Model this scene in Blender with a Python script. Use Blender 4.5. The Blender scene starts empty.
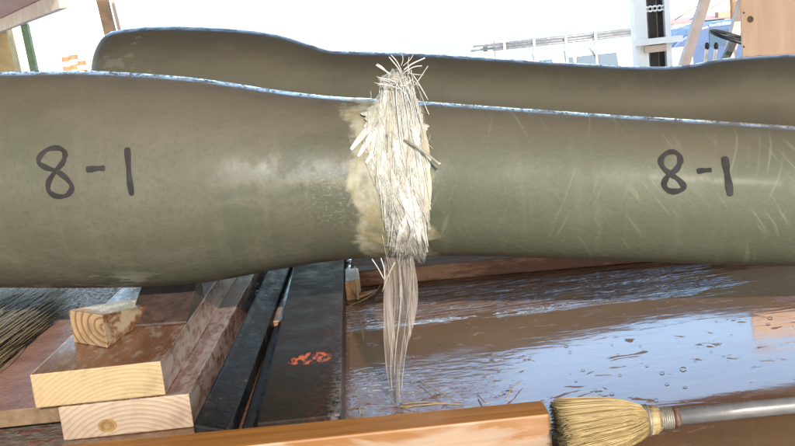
import bpy, bmesh, math, random, bisect
from mathutils import Vector, Matrix, noise as mnoise
random.seed(11)
R = math.radians
scene = bpy.context.scene
col = scene.collection

# ------------------------------------------------------------------ camera
PITCH, ROLL, HC, FPX = R(10.5), R(6.0), .376, 960.0
fw = Vector((0, math.cos(PITCH), -math.sin(PITCH)))
_r = Vector((1, 0, 0)); _u = Vector((0, math.sin(PITCH), math.cos(PITCH)))
RX = math.cos(ROLL)*_r - math.sin(ROLL)*_u
UX = math.sin(ROLL)*_r + math.cos(ROLL)*_u
CAM = Vector((0, 0, HC))
cd = bpy.data.cameras.new('camera'); cam = bpy.data.objects.new('camera', cd); col.objects.link(cam)
cd.sensor_width = 36; cd.lens = 36*FPX/795; cd.clip_start = .02; cd.clip_end = 4000
M = Matrix((RX, UX, -fw)).transposed().to_4x4(); M.translation = CAM
cam.matrix_world = M
scene.camera = cam
def ray(u, v): return fw + RX*((u-397.5)/FPX) + UX*((223-v)/FPX)
def at(u, v, Y):            # world point on the plane y = Y
    d = ray(u, v); return CAM + d*(Y/d.y)
def onz(u, v, z=0.0):       # world point on the plane z = z
    d = ray(u, v); return CAM + d*((z-HC)/d.z)

# ------------------------------------------------------------------ sky and sun
SUN_EL, SUN_AZ = R(23.5), R(166)      # azimuth clockwise from +Y: behind the camera; under the shed roof it reaches the front pole only
w = bpy.data.worlds.new('World'); scene.world = w; w.use_nodes = True
nt = w.node_tree; nt.nodes.clear()
sky = nt.nodes.new('ShaderNodeTexSky'); sky.sky_type = 'NISHITA'; sky.sun_disc = False
sky.sun_elevation = SUN_EL; sky.sun_rotation = SUN_AZ; sky.air_density = 1.15; sky.dust_density = .6; sky.ozone_density = 1.5
bg = nt.nodes.new('ShaderNodeBackground'); bg.inputs['Strength'].default_value = .15
out = nt.nodes.new('ShaderNodeOutputWorld')
nt.links.new(sky.outputs[0], bg.inputs[0]); nt.links.new(bg.outputs[0], out.inputs[0])
sd = bpy.data.lights.new('sun', 'SUN'); sun = bpy.data.objects.new('sun', sd); col.objects.link(sun)
sd.energy = 2.0; sd.angle = R(.53); sd.color = (1, .92, .81)
sdir = Vector((math.sin(SUN_AZ)*math.cos(SUN_EL), math.cos(SUN_AZ)*math.cos(SUN_EL), math.sin(SUN_EL)))
sun.rotation_euler = sdir.to_track_quat('Z', 'Y').to_euler(); sun.location = (0, -4, 8)
vs = scene.view_settings
vs.view_transform = 'Standard'; vs.look = 'None'; vs.gamma = 1; vs.use_curve_mapping = False
vs.exposure = 1.72
cy = scene.cycles; cy.max_bounces = 6; cy.diffuse_bounces = 3; cy.glossy_bounces = 3; cy.transparent_max_bounces = 12

# ------------------------------------------------------------------ node helpers
class NT:
    def __init__(s, name):
        s.m = bpy.data.materials.new(name); s.m.use_nodes = True
        s.t = s.m.node_tree; s.b = s.t.nodes['Principled BSDF']; s.o = s.t.nodes['Material Output']
        s.tc = None
    def node(s, typ, **kw):
        n = s.t.nodes.new(typ)
        for k, v in kw.items(): setattr(n, k, v)
        return n
    def put(s, sock, v):
        if v is None: return
        if hasattr(v, 'is_linked') or hasattr(v, 'links'): s.t.links.new(v, sock)
        elif isinstance(v, (tuple, list)) and len(v) == 3 and sock.type == 'RGBA': sock.default_value = (*v, 1)
        else: sock.default_value = v
    def P(s, **kw):
        for k, v in kw.items(): s.put(s.b.inputs[k.replace('_', ' ')], v)
        return s
    def coord(s, scale=(1, 1, 1), loc=(0, 0, 0), rot=(0, 0, 0), kind='Object'):
        if s.tc is None: s.tc = s.node('ShaderNodeTexCoord')
        mp = s.node('ShaderNodeMapping'); s.t.links.new(s.tc.outputs[kind], mp.inputs[0])
        mp.inputs['Scale'].default_value = scale; mp.inputs['Location'].default_value = loc; mp.inputs['Rotation'].default_value = rot
        return mp.outputs[0]
    def rcoord(s, scale, rot, loc=(0, 0, 0)):     # rotate first, then stretch
        a = s.coord(rot=rot); mp = s.node('ShaderNodeMapping'); s.t.links.new(a, mp.inputs[0])
        mp.inputs['Scale'].default_value = scale; mp.inputs['Location'].default_value = loc; return mp.outputs[0]
    def noise(s, scale, detail=4, rough=.55, vec=None, dist=0):
        n = s.node('ShaderNodeTexNoise'); n.inputs['Scale'].default_value = scale
        n.inputs['Detail'].default_value = detail; n.inputs['Roughness'].default_value = rough; n.inputs['Distortion'].default_value = dist
        s.t.links.new(vec or s.coord(), n.inputs['Vector']); return n.outputs['Fac']
    def vor(s, scale, vec=None, feature='F1'):
        n = s.node('ShaderNodeTexVoronoi', feature=feature); n.inputs['Scale'].default_value = scale
        s.t.links.new(vec or s.coord(), n.inputs['Vector']); return n.outputs['Distance']
    def wave(s, scale, dist=2, detail=2, dscale=1, typ='BANDS', direction='X', vec=None, profile='SIN'):
        n = s.node('ShaderNodeTexWave', wave_type=typ, wave_profile=profile)
        if typ == 'BANDS': n.bands_direction = direction
        else: n.rings_direction = direction
        for k, v in (('Scale', scale), ('Distortion', dist), ('Detail', detail), ('Detail Scale', dscale)): n.inputs[k].default_value = v
        s.t.links.new(vec or s.coord(), n.inputs['Vector']); return n.outputs['Fac']
    def ramp(s, v, a, b, lo=0., hi=1.):
        n = s.node('ShaderNodeMapRange', interpolation_type='SMOOTHSTEP')
        s.put(n.inputs['Value'], v); n.inputs['From Min'].default_value = a; n.inputs['From Max'].default_value = b
        n.inputs['To Min'].default_value = lo; n.inputs['To Max'].default_value = hi
        return n.outputs['Result']
    def math(s, op, a, b=0., c=0.):
        n = s.node('ShaderNodeMath', operation=op)
        s.put(n.inputs[0], a); s.put(n.inputs[1], b); s.put(n.inputs[2], c); return n.outputs[0]
    def mul(s, a, b): return s.math('MULTIPLY', a, b)
    def add(s, a, b): return s.math('ADD', a, b)
    def mix(s, f, a, b):
        n = s.node('ShaderNodeMix', data_type='RGBA')
        s.put(n.inputs[0], f); s.put(n.inputs[6], a); s.put(n.inputs[7], b); return n.outputs[2]
    def fmix(s, f, a, b):
        n = s.node('ShaderNodeMix', data_type='FLOAT')
        s.put(n.inputs[0], f); s.put(n.inputs[2], a); s.put(n.inputs[3], b); return n.outputs[0]
    def xyz(s):
        n = s.node('ShaderNodeSeparateXYZ'); s.t.links.new(s.coord(), n.inputs[0]); return n.outputs
    def bump(s, h, strength=.3, dist=.01, normal=None):
        n = s.node('ShaderNodeBump'); s.put(n.inputs['Height'], h); s.put(n.inputs['Strength'], strength); n.inputs['Distance'].default_value = dist
        if normal is not None: s.t.links.new(normal, n.inputs['Normal'])
        return n.outputs[0]
def simple(name, c, rough=.5, metal=0., var=.25, scale=30., coat=0., bump=.1):
    n = NT(name); f = n.noise(scale)
    dk = tuple(x*(1-var) for x in c); lt = tuple(min(1, x*(1+var)) for x in c)
    n.P(Base_Color=n.mix(n.ramp(f, .3, .7), dk, lt), Roughness=n.ramp(n.noise(scale*2.3), .2, .8, max(.02, rough-.1), min(1, rough+.1)), Metallic=metal, Coat_Weight=coat)
    if bump: n.P(Normal=n.bump(f, bump, .004))
    return n.m

# ------------------------------------------------------------------ mesh helpers
class MB:
    def __init__(s): s.v = []; s.f = []; s.mi = []
    def face(s, idx, mi=0): s.f.append(idx); s.mi.append(mi)
    def box(s, c, size, rot=None, mi=0):
        b = len(s.v); rot = rot or Matrix.Identity(3)
        for x in (-.5, .5):
            for y in (-.5, .5):
                for z in (-.5, .5): s.v.append(Vector(c) + rot @ Vector((x*size[0], y*size[1], z*size[2])))
        for q in ((0, 1, 3, 2), (4, 6, 7, 5), (0, 4, 5, 1), (2, 3, 7, 6), (0, 2, 6, 4), (1, 5, 7, 3)): s.face([b+i for i in q], mi)
        return s
    def hexa(s, pts, mis=(0,)*6):   # 4 bottom (ccw from above) then 4 top
        b = len(s.v); s.v += [Vector(p) for p in pts]
        for q, m in zip(((3, 2, 1, 0), (4, 5, 6, 7), (0, 1, 5, 4), (1, 2, 6, 5), (2, 3, 7, 6), (3, 0, 4, 7)), mis): s.face([b+i for i in q], m)
        return s
    def bar(s, a, b, wd, ht=None, mi=0):
        a, b = Vector(a), Vector(b); d = b-a
        q = d.to_track_quat('Y', 'Z').to_matrix()
        return s.box((a+b)/2, (wd, d.length, ht or wd), q, mi)
    def tube(s, pts, rad, n=6, mi=0, cap=True, flat=1.0):
        pts = [Vector(p) for p in pts]; m = len(pts)
        rs = rad if isinstance(rad, (list, tuple)) else [rad]*m
        b = len(s.v); prev = None
        for i in range(m):
            t = (pts[min(i+1, m-1)] - pts[max(i-1, 0)])
            t = t.normalized() if t.length > 1e-9 else Vector((0, 0, 1))
            if prev is None:
                a = Vector((0, 0, 1)) if abs(t.z) < .9 else Vector((1, 0, 0)); nx = t.cross(a).normalized()
            else:
                nx = prev - t*prev.dot(t); nx = nx.normalized() if nx.length > 1e-6 else t.orthogonal().normalized()
            prev = nx; ny = t.cross(nx)
            for k in range(n):
                an = 2*math.pi*k/n; s.v.append(pts[i] + nx*(rs[i]*math.cos(an)) + ny*(rs[i]*flat*math.sin(an)))
        for i in range(m-1):
            for k in range(n):
                k2 = (k+1) % n; s.face([b+i*n+k, b+i*n+k2, b+(i+1)*n+k2, b+(i+1)*n+k], mi)
        if cap:
            s.face([b+k for k in reversed(range(n))], mi); s.face([b+(m-1)*n+k for k in range(n)], mi)
        return s
    def torus(s, c, R1, r, rot, n=40, k=8, mi=0):
        b = len(s.v); c = Vector(c)
        for i in range(n):
            a = 2*math.pi*i/n
            for j in range(k):
                q = 2*math.pi*j/k; s.v.append(c + rot @ Vector(((R1+r*math.cos(q))*math.cos(a), (R1+r*math.cos(q))*math.sin(a), r*math.sin(q))))
        for i in range(n):
            for j in range(k): s.face([b+i*k+j, b+((i+1) % n)*k+j, b+((i+1) % n)*k+(j+1) % k, b+i*k+(j+1) % k], mi)
        return s
    def build(s, name, mats, parent=None, smooth=False, bevel=0, seg=2):
        me = bpy.data.meshes.new(name); o = bpy.data.objects.new(name, me); col.objects.link(o)
        off = Vector((0, 0, 0))
        if parent is not None:
            o.parent = parent; q = parent
            while q is not None: off += q.location; q = q.parent
        me.from_pydata([tuple(Vector(p)-off) for p in s.v], [], s.f)
        for m in (mats if isinstance(mats, (list, tuple)) else [mats]): me.materials.append(m)
        me.polygons.foreach_set('material_index', s.mi)
        if smooth: me.polygons.foreach_set('use_smooth', [True]*len(me.polygons))
        if bevel:
            bm = bmesh.new(); bm.from_mesh(me)
            bmesh.ops.recalc_face_normals(bm, faces=bm.faces)
            bmesh.ops.bevel(bm, geom=list(bm.edges), offset=bevel, segments=seg, affect='EDGES', profile=.6, clamp_overlap=True, material=-1)
            bm.to_mesh(me); bm.free()
        me.update(); return o
def tag(o, label=None, cat=None, group=None, kind=None):
    for k, v in (('label', label), ('category', cat), ('group', group), ('kind', kind)):
        if v: o[k] = v
    return o
def empty(name, loc, label=None, cat=None, group=None):
    o = bpy.data.objects.new(name, None); col.objects.link(o); o.location = loc; o.empty_display_size = .1
    return tag(o, label, cat, group)
def one(mb, name, mats, loc, label=None, cat=None, group=None, kind=None, **kw):   # a single-mesh thing with its origin at loc
    o = mb.build(name, mats, **kw); l = Vector(loc)
    o.data.transform(Matrix.Translation(-l)); o.location = l
    return tag(o, label, cat, group, kind)
def spline(pts, n=8):
    pts = [Vector(p) for p in pts]; P = [2*pts[0]-pts[1]] + pts + [2*pts[-1]-pts[-2]]; o = []
    for i in range(1, len(P)-2):
        for k in range(n):
            t = k/n; a, b, c, d = P[i-1:i+3]
            o.append(.5*((2*b)+(c-a)*t+(2*a-5*b+4*c-d)*t*t+(3*b-a-3*c+d)*t**3))
    o.append(pts[-1]); return o
def interp(tab, x):
    if x <= tab[0][0]: return tab[0][1:]
    if x >= tab[-1][0]: return tab[-1][1:]
    i = bisect.bisect_left(tab, (x,)); a, b = tab[i-1], tab[i]
    t = (x-a[0])/(b[0]-a[0]); return tuple(p+(q-p)*t for p, q in zip(a[1:], b[1:]))

# ------------------------------------------------------------------ materials
def m_deck():
    n = NT('wet_deck'); x, y, z = n.xyz()
    big = n.noise(5, 5, .6); fine = n.noise(90, 4, .6); grain = n.noise(12, 5, .6, n.coord((1, 9, 1)))
    c = n.mix(n.ramp(big, .3, .7), (.115, .057, .031), (.175, .092, .052))
    c = n.mix(n.mul(n.ramp(grain, .5, .75), .6), c, (.13, .068, .044))
    left = n.ramp(x, -.30, -.42)
    c = n.mix(n.mul(left, .8), c, n.mix(n.ramp(fine, .35, .65), (.12, .105, .09), (.2, .18, .155)))
    rough_area = n.ramp(n.add(x, n.mul(n.noise(9, 3), .18)), .26, .05)      # coarse, rusty flakes left of the puddle
    near = n.ramp(y, 1.16, 1.02)
    flakes = n.mul(rough_area, near)
    c = n.mix(n.mul(flakes, n.ramp(n.noise(55, 4), .5, .62)), c, (.17, .075, .05))
    # standing water: ripples drawn out along x
    rip = n.noise(1, 3, .5, n.coord((16, 62, 1)), .8)
    fan = n.mul(n.ramp(y, 1.24, 1.33), n.ramp(n.add(x, n.mul(n.noise(4, 3), .3)), .68, .40))
    streak = n.noise(1, 4, .6, n.rcoord((7, 42, 1), (0, 0, R(-5))), .5)
    swirl = n.noise(24, 3, .5, None, 1.2)
    h = n.add(n.mul(rip, .017), n.mul(swirl, .014))
    h = n.add(h, n.mul(fan, n.mul(n.ramp(streak, .42, .64), .55)))
    h = n.add(h, n.mul(flakes, n.add(n.mul(n.noise(80, 3, .6), .12), n.mul(n.noise(1, 2, .5, n.coord((40, 110, 1))), .16))))
    h = n.add(h, n.mul(left, n.mul(fine, .6)))
    isl = n.ramp(n.noise(1, 3, .6, n.coord((26, 44, 1)), .6), .615, .66)          # rusty crumbs standing out of the water
    dry = n.ramp(n.noise(7, 4), .56, .72)
    rough = n.add(n.mul(flakes, .10), n.add(.035, n.mul(dry, .10)))
    rough = n.add(rough, n.mul(left, .3))
    bp = n.bump(h, .55, .012)
    n.P(Base_Color=c, Roughness=n.add(rough, n.add(.05, n.mul(isl, .45))), IOR=1.5, Coat_Weight=n.math('MULTIPLY', n.math('SUBTRACT', 1., isl), n.math('SUBTRACT', 1., n.mul(flakes, n.ramp(n.noise(48, 3), .38, .55, .2, .95)))), Coat_IOR=1.42, Coat_Roughness=rough, Normal=bp, Coat_Normal=bp)
    return n.m
def m_pole(name, seed=0., scratches=True):
    n = NT(name); x, y, z = n.xyz(); o = (seed, seed, seed)
    big = n.noise(3.2, 3, .6, n.coord((1, 1, 1.6), o)); mid = n.noise(16, 4, .65, n.coord((.7, 1.5, 1.5), o)); fine = n.noise(170, 2, .6)
    c = n.mix(n.ramp(big, .35, .66), (0.0540, 0.0585, 0.0405), (0.0730, 0.0690, 0.0500))
    c = n.mix(n.mul(n.ramp(mid, .42, .72), .7), c, (0.0900, 0.0880, 0.0650))
    c = n.mix(n.mul(n.ramp(fine, .5, .68), .35), c, (0.0502, 0.0461, 0.0301))
    right = n.ramp(x, -.02, .14)
    c = n.mix(n.mul(right, .5 if scratches else .15), c, (0.0730, 0.0840, 0.0560))
    if not scratches: c = n.mix(.7, c, (.235, .200, .140))
    drip = n.noise(1, 3, .6, n.coord((60, 3, 3), o)); c = n.mix(n.mul(n.ramp(drip, .5, .75), .18), c, (0.1304, 0.1179, 0.0853))
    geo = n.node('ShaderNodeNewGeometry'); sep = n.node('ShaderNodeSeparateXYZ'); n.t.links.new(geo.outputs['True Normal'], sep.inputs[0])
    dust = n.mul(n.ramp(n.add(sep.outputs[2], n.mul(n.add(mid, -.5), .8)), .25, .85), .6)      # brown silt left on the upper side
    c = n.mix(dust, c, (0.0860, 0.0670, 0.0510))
    if scratches:
        for k, (rot, sc, th) in enumerate(((20, 95, .585), (-27, 105, .60), (33, 120, .59))):
            ln = n.noise(1, 1, .5, n.rcoord((sc*1.7, 1, 15), (0, R(rot), 0), (k*3.1, 0, k*7)))
            msk = n.ramp(n.noise(8, 1, .5, n.coord((1, .3, 1), (k*2.3, 1, 4))), .50, .62)
            c = n.mix(n.mul(n.mul(n.ramp(ln, th, th+.12), msk), n.mul(n.ramp(x, .02, .06), .27)), c, (0.1806, 0.1806, 0.1354))
        # chalky scuffs low on the thick end
        sc = n.mul(n.mul(n.ramp(n.noise(38, 5, .65, n.coord((.45, 1, 1.2))), .53, .60), n.ramp(z, .158, .138)), n.ramp(x, -.26, -.33))
        c = n.mix(n.mul(sc, .65), c, (0.2107, 0.2157, 0.1906))
        # white crazing and yellow resin round the break
        ax = n.math('ABSOLUTE', n.add(x, n.add(.003, n.mul(n.add(n.noise(26, 4, .6), -.5), -.085))))
        craze = n.ramp(ax, .048, .032)
        yel = n.mix(n.ramp(n.noise(30, 4, .65, n.coord((1, 1, .6))), .42, .58), (0.2107, 0.1856, 0.1104), (0.2608, 0.2458, 0.1906))
        c = n.mix(n.mul(craze, n.ramp(n.noise(60, 3), .3, .6, .35, .85)), c, yel)
        craze_glare = n.mul(n.ramp(n.noise(330, 3, .7, n.coord((.8, 1, 1.2))), .54, .62), n.mul(n.ramp(x, -.13, -.07), n.ramp(x, -.01, -.03)))  # white crazing specks that also paint the wet glare left of the break
        craze_glare = n.mul(craze_glare, n.mul(n.ramp(z, .17, .20), n.ramp(z, .275, .235)))
        c = n.mix(n.mul(craze_glare, .2), c, (0.2759, 0.2658, 0.2307))
    else:
        ln = n.noise(1, 2, .5, n.coord((70, 1, 4), (5, 0, 2), (0, R(20), 0)))
        c = n.mix(n.mul(n.ramp(ln, .6, .68), n.mul(n.ramp(x, .1, .4), .25)), c, (0.2006, 0.1806, 0.1254))
        sc = n.mul(n.ramp(n.noise(24, 4, .6, n.coord((.6, 1, 1))), .57, .62), n.ramp(x, -.42, -.5))
        c = n.mix(n.mul(sc, .6), c, (0.2508, 0.2358, 0.2006))
    wet = n.noise(9, 4, .6)
    gl = n.mul(n.ramp(x, -.26, -.08), n.ramp(x, .10, -.02)) if scratches else 0.05
    n.P(Base_Color=c, Roughness=n.ramp(wet, .3, .7, .48, .64), IOR=1.5, Specular_IOR_Level=.2, Coat_Weight=n.add(n.mul(n.ramp(sep.outputs[2], .80, .97, .03, .9), n.ramp(n.noise(45, 4, .65), .40, .56, .15, 1.)), n.mul(gl, n.ramp(n.noise(22, 4, .65), .40, .6, .08, .8))), Coat_Roughness=n.ramp(sep.outputs[2], .6, .9, .24, .12),
        Normal=n.bump(n.add(n.mul(fine, .6), n.noise(34, 3)), .22, .004))
    return n.m
def m_end(name, c1, c2, pith, scale=40, knots=False, rough=.6):   # sawn end grain, rings about local Y
    n = NT(name)
    wv = n.wave(scale, 1.1, 1, .5, 'RINGS', 'Y', n.coord((1, .05, 1.25), (-pith[0], 0, -pith[1])))
    saw = n.noise(1, 3, .6, n.coord((30, 30, 420)))
    c = n.mix(n.ramp(wv, .55, 1.), c1, c2)
    c = n.mix(n.mul(n.ramp(saw, .45, .7), .18), c, tuple(k*.7 for k in c1))
    c = n.mix(n.mul(n.ramp(n.noise(30, 5, .65), .46, .7), .55), c, tuple(k*.62 for k in c2))
    n.P(Base_Color=c, Roughness=rough, Normal=n.bump(n.add(saw, n.mul(wv, .5)), .18, .003)); return n.m
def m_stain(name, dark, pale, th=.5, along='Y', scale=52, rough=.26, coat=.2):   # wet board with pale worn patches
    n = NT(name)
    s = (1, .42, 1) if along == 'Y' else (.28, 1, 1)
    f = n.noise(scale, 6, .72, n.coord(s), .12)
    g = n.noise(1, 4, .6, n.coord((90, 3, 90) if along == 'Y' else (3, 90, 90)))
    c = n.mix(n.ramp(f, th-.06, th+.07), dark, pale)
    c = n.mix(n.mul(n.ramp(g, .4, .7), .4), c, tuple(k*.55 for k in dark))
    n.P(Base_Color=c, Roughness=n.ramp(f, .4, .6, rough, rough+.22), Normal=n.bump(n.add(g, f), .22, .003), Coat_Weight=coat, Coat_Roughness=.1, Specular_IOR_Level=.5 if coat else .12); return n.m
def m_varnish():
    n = NT('orange_wet_wood'); g = n.noise(1, 4, .6, n.coord((5, 150, 90))); f = n.noise(16, 4, .6, n.coord((.4, 1, 1)))
    c = n.mix(n.ramp(g, .3, .7), (0.2309, 0.0856, 0.0173), (0.3386, 0.1368, 0.0314))
    c = n.mix(n.ramp(n.add(f, n.mul(n.xyz()[0], -.35)), .56, .68), c, (0.1949, 0.0638, 0.0217))
    n.P(Base_Color=c, Roughness=n.ramp(f, .3, .7, .16, .34), Normal=n.bump(g, .15, .002), Coat_Weight=.4, Coat_Roughness=.08); return n.m
def m_plankface():
    n = NT('pale_sawn_face'); g = n.noise(1, 4, .6, n.coord((4, 120, 160))); f = n.noise(18, 4, .6, n.coord((.45, 1, 1.4)), .5)
    z = n.xyz()[2]
    c = n.mix(n.ramp(g, .3, .7), (0.2276, 0.1488, 0.0963), (0.2802, 0.2014, 0.1445))
    m = n.ramp(n.add(f, n.ramp(z, .012, .042, -.14, .12)), .50, .62)
    c = n.mix(m, c, (0.2043, 0.0924, 0.0292))
    n.P(Base_Color=c, Roughness=n.fmix(m, .5, .2), Normal=n.bump(g, .15, .002)); return n.m
def m_black():
    n = NT('black_paint_wet'); f = n.noise(30, 5, .65, n.coord((1.6, .7, 1))); fine = n.noise(140, 3)
    c = n.mix(n.ramp(f, .45, .7), (.010, .009, .009), (.030, .026, .025))
    wear = n.mul(n.ramp(fine, .6, .68), n.ramp(f, .5, .62)); c = n.mix(n.mul(wear, .5), c, (.16, .13, .12))
    n.P(Base_Color=c, Roughness=n.ramp(f, .3, .7, .34, .6), Specular_IOR_Level=.07, Normal=n.bump(n.add(f, n.mul(fine, .5)), .22, .004)); return n.m
def m_blackbeam():
    n = NT('black_paint_rusting'); x, y, z = n.xyz()
    f = n.noise(24, 5, .65); fine = n.noise(170, 4, .7)
    c = n.mix(n.ramp(f, .4, .7), (.017, .012, .010), (.034, .024, .019))
    rusty = n.mul(n.ramp(x, -.01, .03), n.ramp(fine, .50, .60)); c = n.mix(n.mul(rusty, .55), c, (.12, .035, .022))
    # scraped spot showing red primer
    dx = n.math('DIVIDE', n.add(x, .002), .028); dy = n.math('DIVIDE', n.add(y, -.178), .026)
    rr = n.math('SQRT', n.add(n.mul(dx, dx), n.mul(dy, dy)))
    sp = n.mul(n.ramp(n.add(rr, n.mul(n.noise(60, 3), .9)), 1.35, 1.05), n.ramp(n.noise(1, 3, .6, n.coord((150, 60, 1), rot=(0, 0, .4))), .44, .56))
    c = n.mix(n.mul(sp, .8), c, (.62, .13, .05))
    edge = n.mul(n.ramp(x, .024, .036), n.mul(n.ramp(fine, .40, .55), n.ramp(y, .30, .05))); c = n.mix(n.mul(edge, .5), c, (.22, .20, .20))
    n.P(Base_Color=c, Roughness=n.ramp(f, .3, .7, .42, .62), Specular_IOR_Level=.06, Normal=n.bump(n.add(f, fine), .12, .004)); return n.m
def m_fibre(name, c, c2, rough=.45, sheen=.0):
    n = NT(name); f = n.noise(70, 3)
    n.P(Base_Color=n.mix(n.ramp(f, .35, .65), c, c2), Roughness=rough)
    tl = n.node('ShaderNodeBsdfTranslucent'); n.put(tl.inputs[0], c2); mx = n.node('ShaderNodeMixShader'); mx.inputs[0].default_value = .2
    n.t.links.new(n.b.outputs[0], mx.inputs[1]); n.t.links.new(tl.outputs[0], mx.inputs[2]); n.t.links.new(mx.outputs[0], n.o.inputs[0]); return n.m
def m_cloth():
    n = NT('torn_glass_cloth')
    a = n.noise(1, 2, .5, n.rcoord((300, 60, 9), (0, R(16), 0))); b = n.noise(1, 2, .5, n.rcoord((300, 60, 9), (0, R(-24), 0), (3, 2, 1)))
    g = n.math('MAXIMUM', n.ramp(a, .5, .64), n.ramp(b, .5, .64)); f = n.noise(34, 4, .6, n.coord((1.5, 1, .6)))
    c = n.mix(g, (.27, .26, .225), (.33, .32, .29)); c = n.mix(n.mul(n.ramp(f, .50, .64), .6), c, (.26, .235, .165))
    n.P(Base_Color=c, Roughness=.42, Normal=n.bump(g, .35, .002)); return n.m
def m_film():
    n = NT('resin_film'); g = n.noise(1, 3, .6, n.coord((230, 12, 5)))
    tr = n.node('ShaderNodeBsdfTransparent'); mx = n.node('ShaderNodeMixShader')
    n.P(Base_Color=n.mix(n.ramp(g, .4, .65), (0.1338, 0.1064, 0.0912), (0.2554, 0.2189, 0.1946)), Roughness=.2, Normal=n.bump(g, .5, .004))
    n.put(mx.inputs[0], n.ramp(g, .35, .65, .45, .80)); n.t.links.new(tr.outputs[0], mx.inputs[1]); n.t.links.new(n.b.outputs[0], mx.inputs[2])
    n.t.links.new(mx.outputs[0], n.o.inputs[0]); return n.m
def m_water():
    n = NT('clear_water')
    gl = n.node('ShaderNodeBsdfGlossy'); gl.inputs['Roughness'].default_value = .02
    tr = n.node('ShaderNodeBsdfTransparent'); fr = n.node('ShaderNodeFresnel'); fr.inputs[0].default_value = 1.33
    mx = n.node('ShaderNodeMixShader'); n.t.links.new(fr.outputs[0], mx.inputs[0]); n.t.links.new(tr.outputs[0], mx.inputs[1]); n.t.links.new(gl.outputs[0], mx.inputs[2])
    n.t.links.new(mx.outputs[0], n.o.inputs[0]); return n.m
def m_straw(name, c1, c2):
    n = NT(name); f = n.noise(1, 3, .6, n.coord((14, 300, 300)))
    n.P(Base_Color=n.mix(n.ramp(f, .35, .65), c1, c2), Roughness=.55); return n.m
def m_redboard():
    n = NT('wet_red_board'); f = n.noise(20, 5, .6); fine = n.noise(240, 2)
    c = n.mix(n.ramp(f, .3, .7), (0.2116, 0.1102, 0.0838), (0.3174, 0.1940, 0.1543))
    n.P(Base_Color=c, Roughness=n.ramp(fine, .4, .6, .35, .6), Specular_IOR_Level=.25, Normal=n.bump(n.add(fine, f), .35, .003)); return n.m
def m_ply():
    n = NT('plywood'); g = n.noise(1, 5, .6, n.coord((10, 10, 1.2)), 1.5); f = n.noise(3, 3)
    c = n.mix(n.ramp(g, .3, .7), (.50, .295, .175), (.58, .36, .225)); c = n.mix(n.mul(f, .2), c, (.60, .42, .30))
    n.P(Base_Color=c, Roughness=.6); return n.m
def m_glass():
    n = NT('window_glass'); n.P(Base_Color=(.05, .09, .13), Roughness=.05); return n.m
def m_ground():
    n = NT('pale_concrete_yard'); f = n.noise(.35, 6, .6); g = n.noise(9, 5)
    c = n.mix(n.ramp(f, .3, .7), (.50, .46, .40), (.60, .56, .50)); c = n.mix(n.mul(n.ramp(g, .5, .7), .3), c, (.28, .25, .22))
    n.P(Base_Color=c, Roughness=.85, Normal=n.bump(g, .2, .02)); return n.m

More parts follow.
